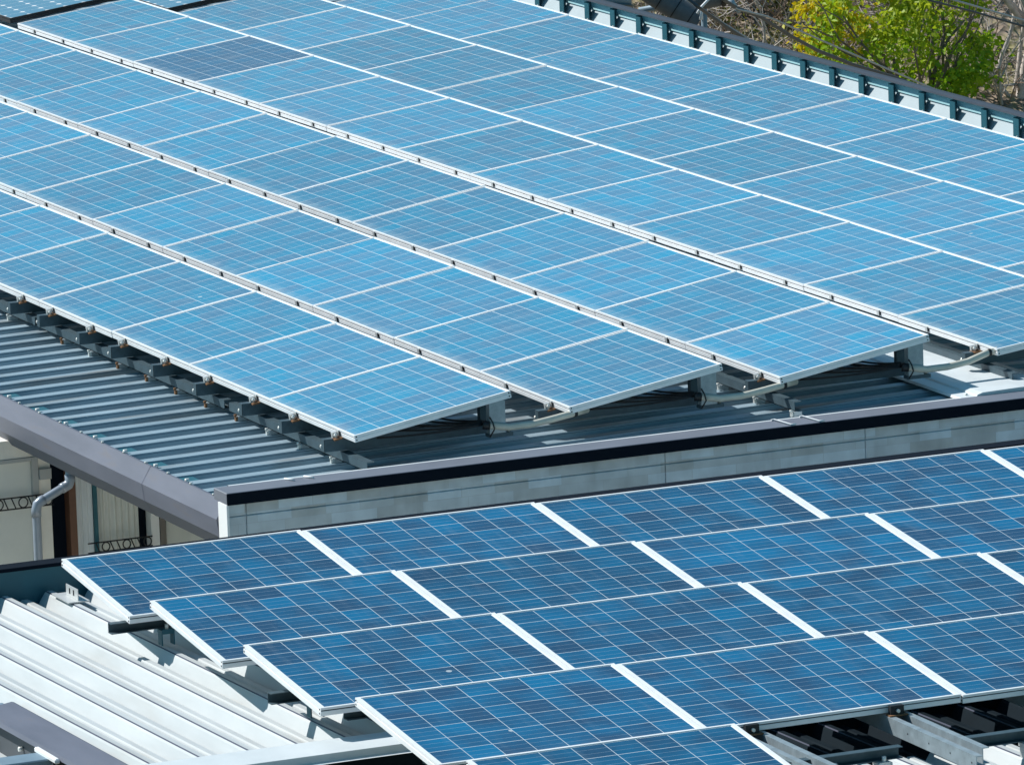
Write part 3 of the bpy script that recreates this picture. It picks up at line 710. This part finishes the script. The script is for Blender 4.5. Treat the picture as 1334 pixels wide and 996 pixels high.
e = MB(); e.box(6.80, 6.84, -4.2, -2.3, -0.235, -0.215); lpart(e, 'gutter_lip', M['cap'])
pa = MB(); pa.box(1.86, 1.95, -8.0, 8.0, -0.9, -0.105); lpart(pa, 'parapet', M['teal'])
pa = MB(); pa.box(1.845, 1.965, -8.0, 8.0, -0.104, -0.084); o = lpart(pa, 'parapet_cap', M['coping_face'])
# rake fascia and little gutter roof at the bottom left
rf = MB(); rf.extrude([(-3.70, -0.235), (-3.722, -0.192), (-3.735, -0.188), (-3.905, -0.214), (-3.915, -0.235), (-3.88, -0.243), (-3.70, -0.25)], 'x', 4.50, 13.0, closed=True, caps=True, z=lambda c, u: 0.012 * (u - 4.5)); lpart(rf, 'rake_fascia', M['gutter'])
sd_ = MB(); sd_.box(4.36, 4.495, -4.3, -3.735, -0.25, -0.222); lpart(sd_, 'side_gutter', M['bluegrey'])
wf_ = MB(); wf_.box(3.0, 5.43, -3.86, -3.70, -0.60, -0.252); lpart(wf_, 'apron_flashing', M['gutter_dark'])
wf_ = MB(); wf_.box(3.0, 5.43, -6.2, -3.862, -0.52, -0.40); lpart(wf_, 'lean_to_roof', M['white_roof'])
lb = MB(); lb.box(5.435, 5.60, -6.2, -3.925, -0.262, -0.226); o = lpart(lb, 'lean_to_edge', M['bluegrey']); bevel(o, 0.006)
lb = MB(); lb.box(5.44, 5.59, -6.2, -3.925, -1.2, -0.264); lpart(lb, 'void_black_face', M['black'])  # black block added for the unlit void below the bar
cn = MB(); cn.box(5.40, 5.70, -3.945, -3.918, -0.232, -0.206); o = lpart(cn, 'corner_piece', M['white_wall']); bevel(o, 0.006)
lb = MB(); lb.tube([(5.0, -3.86, -0.31), (5.0, -3.885, -0.31)], 0.012, 8); lpart(lb, 'screw', M['bolt'])
wl = MB(); wl.box(1.96, 6.39, -3.68, 7.6, GZ, -0.30); lpart(wl, 'wall', M['cream'])
wl = MB(); wl.box(8.08, 12.9, -2.35, 7.6, GZ, -0.32); lpart(wl, 'wall', M['under_shade_black'])
# purlins and sloped rails under the lower array
def lpurlin(u, v0, v1, dz, label, clamps=(), cm='teal'):
    r = empty('purlin', (u, v0, lz(u, v0) + dz)); c = MB(); t = 0.004; L_ = v1 - v0
    c.box(-0.05, 0, 0, L_, -t, 0); c.box(-0.05, -0.05 + t, 0, L_, -0.055, -t); c.box(-0.05, 0, 0, L_, -0.055, -0.055 + t)
    add('channel', c.mesh('channel', M['galv_dark']), r)
    for v in clamps:
        k = MB()
        k.box(-0.045, 0.03, -0.03, 0.03, -0.082, -0.0565); k.box(-0.02, 0.034, -0.036, -0.030, -0.14, -0.06); k.box(-0.02, 0.034, 0.030, 0.036, -0.14, -0.06)
        kk = add('rib_clamp', k.mesh('rib_clamp', M[cm]), r, (0, v - v0, 0))
        b = MB(); b.tube([(0.015, 0, -0.058), (0.015, 0, -0.03)], 0.011, 6); add('bolt', b.mesh('bolt', M['bolt']), kk)
    tag(r, label, 'purlin', 'purlins under the lower array'); return r
lrib = lambda k: V_L0 + k * LRP + 0.11
lpurlin(3.72, -2.90, 4.0, 0.150, 'dark purlin end sticking out under the back left panel of the lower array', [lrib(4), lrib(6)])
lpurlin(5.76, -2.83, 4.0, 0.150, 'dark purlin end sticking out under the third row of the lower array', [lrib(4), lrib(6)])
lpurlin(6.30, -2.65, 4.0, 0.150, 'dark purlin just behind the white eave flashing under the lower array', [lrib(6)])
lpurlin(7.30, -2.66, 3.0, 0.125, 'dark purlin under the left side of the lowest solar panel', [lrib(6)])
lpurlin(8.40, -1.30, -0.70, 0.125, 'grey purlin below the front long row, left of the twin channels', [lrib(10), lrib(11)], 'alu_clamp')
lpurlin(8.40, -0.36, 3.0, 0.125, 'grey purlin at the bottom right corner, right of the twin channels', [lrib(k) for k in range(14, 19)], 'alu_clamp')
lrp = None
for v, lab in ((-1.225, 'galvanised twin channel rail beside the lowest panel'), (-0.46, 'galvanised twin channel rail in the middle of the dark gap under the front row'), (0.335, 'galvanised twin channel rail at the lower right edge of the photo')):
    if lrp is None:
        lrp = empty('mounting_rail')
        for y in (-0.055, 0.045):
            c = MB(); t = 0.004
            L_ = 0.95 if y < 0 else 0.82
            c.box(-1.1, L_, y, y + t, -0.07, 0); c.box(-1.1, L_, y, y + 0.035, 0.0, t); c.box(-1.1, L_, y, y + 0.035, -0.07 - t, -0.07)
            for q in range(4): c.box(L_ - 0.05 - 0.22 * q, L_ - 0.042 - 0.22 * q, y - 0.001, y + 0.0, -0.04, -0.032, 1)
            add('channel', c.mesh('channel', [M['galv'], M['black']]), lrp)
        c = MB(); c.box(0.003, 0.03, -0.035, 0.035, 0.006, 0.052); c.box(0.003, 0.05, -0.05, 0.05, 0.0045, 0.010, 1); ck = add('clamp', c.mesh('clamp', [M['black'], M['rust']]), lrp)
        c = MB(); c.tube([(0.028, 0.0, 0.028), (0.045, 0.0, 0.028)], 0.009, 8); add('bolt', c.mesh('bolt', M['bolt']), ck)
        remember(lrp); o = lrp
    else: o = copy_tree(lrp)
    o.location = (LU[3] + LLY + 0.0, v, lrow_z(LU[3], v) - LLY * math.sin(LT) - 0.050)
    tag(o, lab, 'mounting rail', 'twin rails below the front long row')
ab = MB(); ab.box(2.22, 2.40, -2.60, -2.596, -0.205, -0.145); ab.box(2.16, 2.42, -2.66, -2.54, -0.213, -0.206)
for u in (2.27, 2.33): ab.box(u, u + 0.014, -2.602, -2.600, -0.19, -0.160, 1)
o = ab.build('angle_bracket', [M['alu_clamp'], M['black']]); tag(o, 'small bright angle bracket on the white rib end under the back left panel', 'bracket')

# ------------------------------------------------------------------ utility gear behind the far gutter
def px_at(x, y, d):                                # a world point at distance d seen where (x, y) was measured
    r = fw + rt * ((x - 667) / 9427.28) - up * ((y - 498) / 9427.28)
    return CAM + r * d
def gear(name, label, cat): o = empty(name, px_at(915, 40, 76)); tag(o, label, cat); return o
def gpart(mb, name, mats, root):
    o = mb.build(name, mats); o.parent = root; o.matrix_parent_inverse = Matrix.Translation(-Vector(root.location)); return o
pole = gear('utility_pole', 'blue grey steel pole frame with cross bars behind the far gutter', 'pole')
D = 76
c = MB(); p = px_at(917, 20, D); c.tube([(p.x, p.y, p.z - 8), (p.x, p.y, p.z + 3.5)], 0.035, 8); gpart(c, 'post', M['bluegrey'], pole)
c = MB(); c.tube([px_at(832, 14, D), px_at(960, -10, D)], 0.032, 6); gpart(c, 'cross_bar', M['bluegrey'], pole)
c = MB(); c.tube([px_at(880, 8, D + .2), px_at(945, -3, D + .2)], 0.05, 6); gpart(c, 'cross_bar', M['bluegrey'], pole)
cb = gear('splice_box', 'black cable splice box hanging beside the pole at the top edge', 'cable box')
c = MB(); c.tube([px_at(895, 3, D - .3), px_at(942, -6, D - .3)], 0.11, 12); gpart(c, 'body', M['duct'], cb)
c = MB(); c.tube([px_at(938, -5, D - .3), px_at(943, -6, D - .3)], 0.12, 12); gpart(c, 'cap', M['cable'], cb)
c = MB()
dk = gear('cable_duct', 'thick dark grey duct with open end above the far gutter', 'duct')
pts = [px_at(835 + t * 75, -18 + t * 48, D - 1) for t in (0, .1, .2, .3, .4, .5, .6, .7, .8, .9, 1)]
c.tube(pts, 0.125, 18, cap=False)
gpart(c, 'sleeve', M['duct'], dk)
c = MB(); a_, b_ = pts[-2], pts[-1]; c.tube([a_, a_.lerp(b_, 0.9)], 0.105, 16); gpart(c, 'hollow_end', M['cable'], dk)
c = MB()
for t in (.35, .6, .85):
    q = px_at(835 + t * 75, -18 + t * 48, D - 1); q2 = px_at(835 + t * 75 + 1.2, -18 + t * 48 + .8, D - 1); c.tube([q, q2], 0.128, 18, cap=False)
gpart(c, 'band', M['cable'], dk)
c = MB(); c.tube([px_at(914, 8, D - 1.3), px_at(913, 26, D - 1.3)], [0.012, 0.02], 6); c.tube([px_at(930, -8, D - 1.3), px_at(913, 10, D - 1.3), px_at(908, 18, D - 1.3)], 0.014, 6); gpart(c, 'tie_wire', M['white_wall'], dk)
cu_ = gear('transformer_can', 'grey blue drum at the top edge left of the dark duct', 'drum')
c = MB(); c.tube([px_at(795, -8, D - 3), px_at(795, 9, D - 3)], 0.215, 20); gpart(c, 'can', M['bluegrey'], cu_)
c = MB(); p = px_at(795, 9, D - 3); c.tube([(p.x, p.y, p.z - 7), (p.x, p.y, p.z)], 0.06, 8); gpart(c, 'post', M['bluegrey'], cu_)
c = MB(); c.tube([px_at(795, 6, D - 3), px_at(795, 9, D - 3)], 0.23, 20); gpart(c, 'rim', M['galv_dark'], cu_)
def wire(pts, d, r, m_, label, sagd=0.0):
    c = MB(); P = [px_at(x, y, dd) for (x, y), dd in zip(pts, d)]
    out = []
    for a_, b_ in zip(P[:-1], P[1:]): out += [a_.lerp(b_, i / 8) for i in range(8)]
    out.append(P[-1]); c.tube(out, r, 6); o = c.build('overhead_cable', m_); tag(o, label, 'cable', 'overhead cables behind the array'); return o
wire([(885, -8), (905, 6), (940, 30), (985, 58), (1060, 105)], [73.1, 73.1, 74.3, 75.6, 78.1], 0.016, M['wire'], 'bright cable dropping diagonally right of the dark duct', )
wire([(889, -7), (909, 9), (944, 34), (985, 61), (1062, 110)], [73.1, 73.1, 74.3, 75.6, 78.1], 0.018, M['wire_dark'], 'dark cable twisted along the bright diagonal one beside the duct')
wire([(930, -12), (960, 12), (1000, 22), (1100, 66), (1214, 115), (1340, 168)], [73.1, 73.7, 74.3, 76.9, 79.4, 83.2], 0.010, M['wire'], 'thin bright cable crossing in front of the yellow green tree')
wire([(940, -2), (958, 10), (990, 22), (1030, 47), (1065, 66), (1110, 84), (1165, 101), (1230, 125)], [73.1, 73.7, 74.3, 75.6, 76.9, 78.1, 79.4, 80.6], 0.021, M['wire_dark'], 'thick dark cable sagging below the thin bright one in front of the tree')
wire([(1180, -10), (1212, 1), (1270, 16), (1345, 38)], [78.1, 78.1, 78.8, 79.4], 0.012, M['wire_dark'], 'dark cable across the top right corner, lower of two')
wire([(1215, -9), (1245, 1), (1290, 14), (1345, 30)], [78.1, 78.1, 78.8, 79.4], 0.011, M['wire'], 'bright cable across the top right corner, upper of two')
c = MB(); c.tube([px_at(950, -2, 73.8), px_at(958, 10, 73.8)], 0.03, 8); c.tube([px_at(957, 9, 73.8), px_at(963, 17, 73.8)], 0.022, 8)
o = c.build('cable_clamp', M['wire']); tag(o, 'pale metal cable clamp at the top edge where two cables meet', 'clamp')

# ------------------------------------------------------------------ vegetation on the bank
leafM = {}
def leaf_mat(name, col, col2):
    Mx = mat(name, col, 0.55); n = Mx.node_tree.nodes; L = Mx.node_tree.links; p = n["Principled BSDF"]
    ge = n.new("ShaderNodeNewGeometry"); mx = n.new("ShaderNodeMix"); mx.data_type = 'RGBA'
    L.new(ge.outputs["Random Per Island"], mx.inputs[0]); mx.inputs[6].default_value = (*col, 1); mx.inputs[7].default_value = (*col2, 1)
    L.new(mx.outputs[2], p.inputs["Base Color"])
    tr = n.new("ShaderNodeBsdfTranslucent"); L.new(mx.outputs[2], tr.inputs[0])
    ms = n.new("ShaderNodeMixShader"); ms.inputs[0].default_value = 0.45
    out = n["Material Output"]; L.new(p.outputs[0], ms.inputs[1]); L.new(tr.outputs[0], ms.inputs[2]); L.new(ms.outputs[0], out.inputs[0])
    return Mx
LG = leaf_mat('green_leaves', (0.20, 0.37, 0.01), (0.42, 0.58, 0.02))
LY = leaf_mat('yellow_leaves', (0.70, 0.50, 0.01), (0.58, 0.55, 0.02))
LYG = leaf_mat('lime_leaves', (0.34, 0.45, 0.012), (0.46, 0.52, 0.03))
BK = mat('grey_bark', (0.20, 0.165, 0.14), 0.9, var=0.4, vscale=9)
BKP = mat('pale_dead_bark', (0.54, 0.47, 0.42), 0.9, var=0.4, vscale=9)
BKB = mat('brown_dead_twig', (0.30, 0.205, 0.15), 0.9, var=0.4, vscale=9)
def leaf(mb, p, size, rgn, mi=0, droop=0.3):
    d = Vector((rgn.uniform(-1, 1), rgn.uniform(-1, 1), rgn.uniform(-0.9, 0.5))).normalized()
    n_ = Vector((rgn.uniform(-1, 1), rgn.uniform(-1, 1), rgn.uniform(0.1, 1))).normalized()
    s = d.cross(n_)
    if s.length < 0.05: return
    s.normalize(); w_ = size * rgn.uniform(0.28, 0.42)
    q = p + d * size; md = p + d * size * 0.5 - n_ * 0.0
    fold = n_ * w_ * 0.3
    b = len(mb.v)
    mb.v += [tuple(p), tuple(md + s * w_ + fold), tuple(q - Vector((0, 0, droop * size * 0.4))), tuple(md - s * w_ + fold)]
    mb.f.append((b, b + 1, b + 2)); mb.f.append((b, b + 2, b + 3)); mb.mi += [mi, mi]; mb.smooth += [False, False]
def branch(mb, p, d, ln, r, depth, rgn, tips, spread=0.6, kink=0.25, sides=5, upb=0.1):
    pts = [p]; dd = d.copy(); n_ = 5
    for i in range(n_):
        dd = (dd + Vector((rgn.uniform(-1, 1), rgn.uniform(-1, 1), rgn.uniform(-1, 1))) * kink + Vector((0, 0, upb * 0.2))).normalized()
        pts.append(pts[-1] + dd * ln / n_)
    mb.tube(pts, [r * (1 - 0.55 * i / n_) for i in range(n_ + 1)], sides if r > 0.02 else 4, cap=False)
    if depth == 0: tips.append(pts[-1]); tips.append(pts[3]); return
    for k in range(rgn.choice((2, 3, 3))):
        j = rgn.choice((2, 3, 4, 5)); q = pts[j]
        nd = (dd + Vector((rgn.uniform(-1, 1), rgn.uniform(-1, 1), rgn.uniform(-0.6, 1))) * spread * 1.6).normalized()
        branch(mb, q, nd, ln * rgn.uniform(0.55, 0.8), r * 0.5, depth - 1, rgn, tips, spread, kink, sides, upb)
def groundray(x, y):                               # where a sight line meets the bank
    d = 60.0
    while d < 400:
        q = px_at(x, y, d); dh = (Vector((q.x, q.y, 0)) - Vector((CAM.x, CAM.y, 0))).dot(hd)
        if q.z < GZ + ground_h(dh): return q
        d += 0.5
    return q
TD = groundray(1180, 175)
def view_disk(x, y, d): return px_at(x, y, d)
dT = (TD - CAM).dot(fw) - 1.0
tree = empty('broadleaf_tree', tuple(px_at(1190, 190, dT))); tag(tree, 'bushy yellow green broadleaf tree standing behind the far gutter rail', 'tree')
rgt = random.Random(11)
tk = MB(); tips = []
base = px_at(1185, 215, dT)
for q in range(6):
    tgt = px_at(rgt.uniform(1060, 1270), rgt.uniform(-30, 70), dT + rgt.uniform(-0.7, 0.7)); dv = (tgt - base)
    branch(tk, base + Vector((rgt.uniform(-.1, .1), rgt.uniform(-.1, .1), 0)), dv.normalized(), dv.length * 0.75, 0.045, 2, rgt, tips, 0.45, 0.16, 6)
o = gpart(tk, 'trunk', BK, tree)
def crown_clumps(rgn):
    out = []
    for i in range(230):
        x = rgn.uniform(1035, 1292); y = rgn.uniform(-60, 172)
        # outline measured on the crown: left lobe is thin and yellow, right part deep and green
        ex = (x - 1172) / 122; ey = (y - 55) / 112
        if ex * ex * (1.0 if ex > 0 else 0.92) + ey * ey > 1.0 + rgn.uniform(-0.25, 0.12): continue
        if x < 1090 and y > 95: continue
        if x < 1130 and rgn.random() < 0.25: continue
        out.append((x, y, dT + rgn.uniform(-1.1, 1.1) * math.sqrt(max(0.05, 1 - min(1, ex * ex + ey * ey)))))
    return out
cr = MB(); lsz = 0.09
for x, y, d in crown_clumps(rgt):
    c0 = px_at(x, y, d); rad = rgt.uniform(0.10, 0.24)
    yel = max(0.0, min(0.9, (1125 - x) / 130.0 + rgt.uniform(-0.5, 0.5)))
    lime = max(0.0, min(1.0, (60 - y) / 120 + 0.35 + rgt.uniform(-0.4, 0.4)))
    for k in range(int(rgt.uniform(34, 64))):
        o3 = Vector((rgt.gauss(0, 1), rgt.gauss(0, 1), rgt.gauss(0, 0.8))) * rad * 0.55
        z = rgt.random(); mi = 1 if z < yel else (2 if rgt.random() < lime else 0)
        leaf(cr, c0 + o3, lsz * rgt.uniform(0.6, 1.25), rgt, mi)
for x, y in [(rgt.uniform(1040, 1120), rgt.uniform(-5, 70)) for _ in range(16)]:
    c0 = px_at(x, y, dT + rgt.uniform(-.4, .4))
    for k in range(26): leaf(cr, c0 + Vector((rgt.gauss(0, 1), rgt.gauss(0, 1), rgt.gauss(0, .6))) * 0.08, lsz * rgt.uniform(.6, 1.1), rgt, 1)
gpart(cr, 'crown', [LG, LY, LYG], tree).data
# dead tree at the right edge
dt = empty('bare_tree', tuple(px_at(1320, 175, dT + 1))); tag(dt, 'leafless pale dead tree with tangled branches at the right edge behind the rail', 'tree')
rgd = random.Random(5); bt = MB(); tp = []
for (x0, y0, x1, y1, r) in ((1328, 190, 1300, -60, 0.075), (1334, 190, 1345, -60, 0.085), (1320, 190, 1325, 20, 0.05), (1318, 130, 1250, 62, 0.03), (1300, 90, 1320, -20, 0.03), (1310, 180, 1290, 90, 0.03), (1325, 110, 1275, 110, 0.02)):
    a_, b_ = px_at(x0, y0, dT + 1), px_at(x1, y1, dT + 1 + rgd.uniform(-.5, .5)); dv = b_ - a_
    branch(bt, a_, dv.normalized(), dv.length, r, 3, rgd, tp, 0.6, 0.14, 6)
gpart(bt, 'trunk', BKP, dt)
# tangle of dead brush, dry weeds and leaf litter over the bank
def brush(name, matl, n_, seed, ln, r, depth, x0=780, x1=1360, y0=-60, y1=170, spread=0.8):
    rb_ = random.Random(seed); mb = MB(); tps = []
    for i in range(n_):
        q = groundray(rb_.uniform(x0, x1), rb_.uniform(y0, y1)); 
        d_ = Vector((rb_.uniform(-1, 1), rb_.uniform(-1, 1), rb_.uniform(0.1, 1.3))).normalized()
        branch(mb, q - Vector((0, 0, 0.05)), d_, ln * rb_.uniform(0.5, 1.3), r * rb_.uniform(0.6, 1.3), depth, rb_, tps, spread, 0.3, 4)
    o = mb.build(name, matl, recalc=False); tag(o, kind='stuff'); return o
o = brush('dead_brush', BKP, 150, 21, 0.9, 0.02, 2)
o = brush('dead_twigs', BKB, 200, 22, 0.7, 0.015, 2)
rl = random.Random(31); lt = MB()
for i in range(5200):
    q = groundray(rl.uniform(770, 1360), rl.uniform(-60, 175)) if i % 8 == 0 else q + Vector((rl.gauss(0, .25), rl.gauss(0, .25), rl.gauss(0.0, 0.06)))
    leaf(lt, q + Vector((0, 0, rl.uniform(0.0, 0.12))), 0.075 * rl.uniform(0.5, 1.2), rl, 0)
LD = leaf_mat('dry_leaves', (0.33, 0.23, 0.155), (0.46, 0.38, 0.30))
o = lt.build('leaf_litter', LD, recalc=False); tag(o, kind='stuff')
wd = MB(); rw = random.Random(41)
for i in range(70):
    q = groundray(rw.choice((rw.uniform(930, 1050), rw.uniform(930, 1340))), rw.uniform(-30, 150))
    for k in range(40): leaf(wd, q + Vector((rw.gauss(0, .16), rw.gauss(0, .16), abs(rw.gauss(0, .13)))), 0.08 * rw.uniform(.5, 1.2), rw, 0)
WG = leaf_mat('olive_weeds', (0.15, 0.17, 0.03), (0.24, 0.22, 0.05))
o = wd.build('weeds', WG, recalc=False); tag(o, kind='stuff')
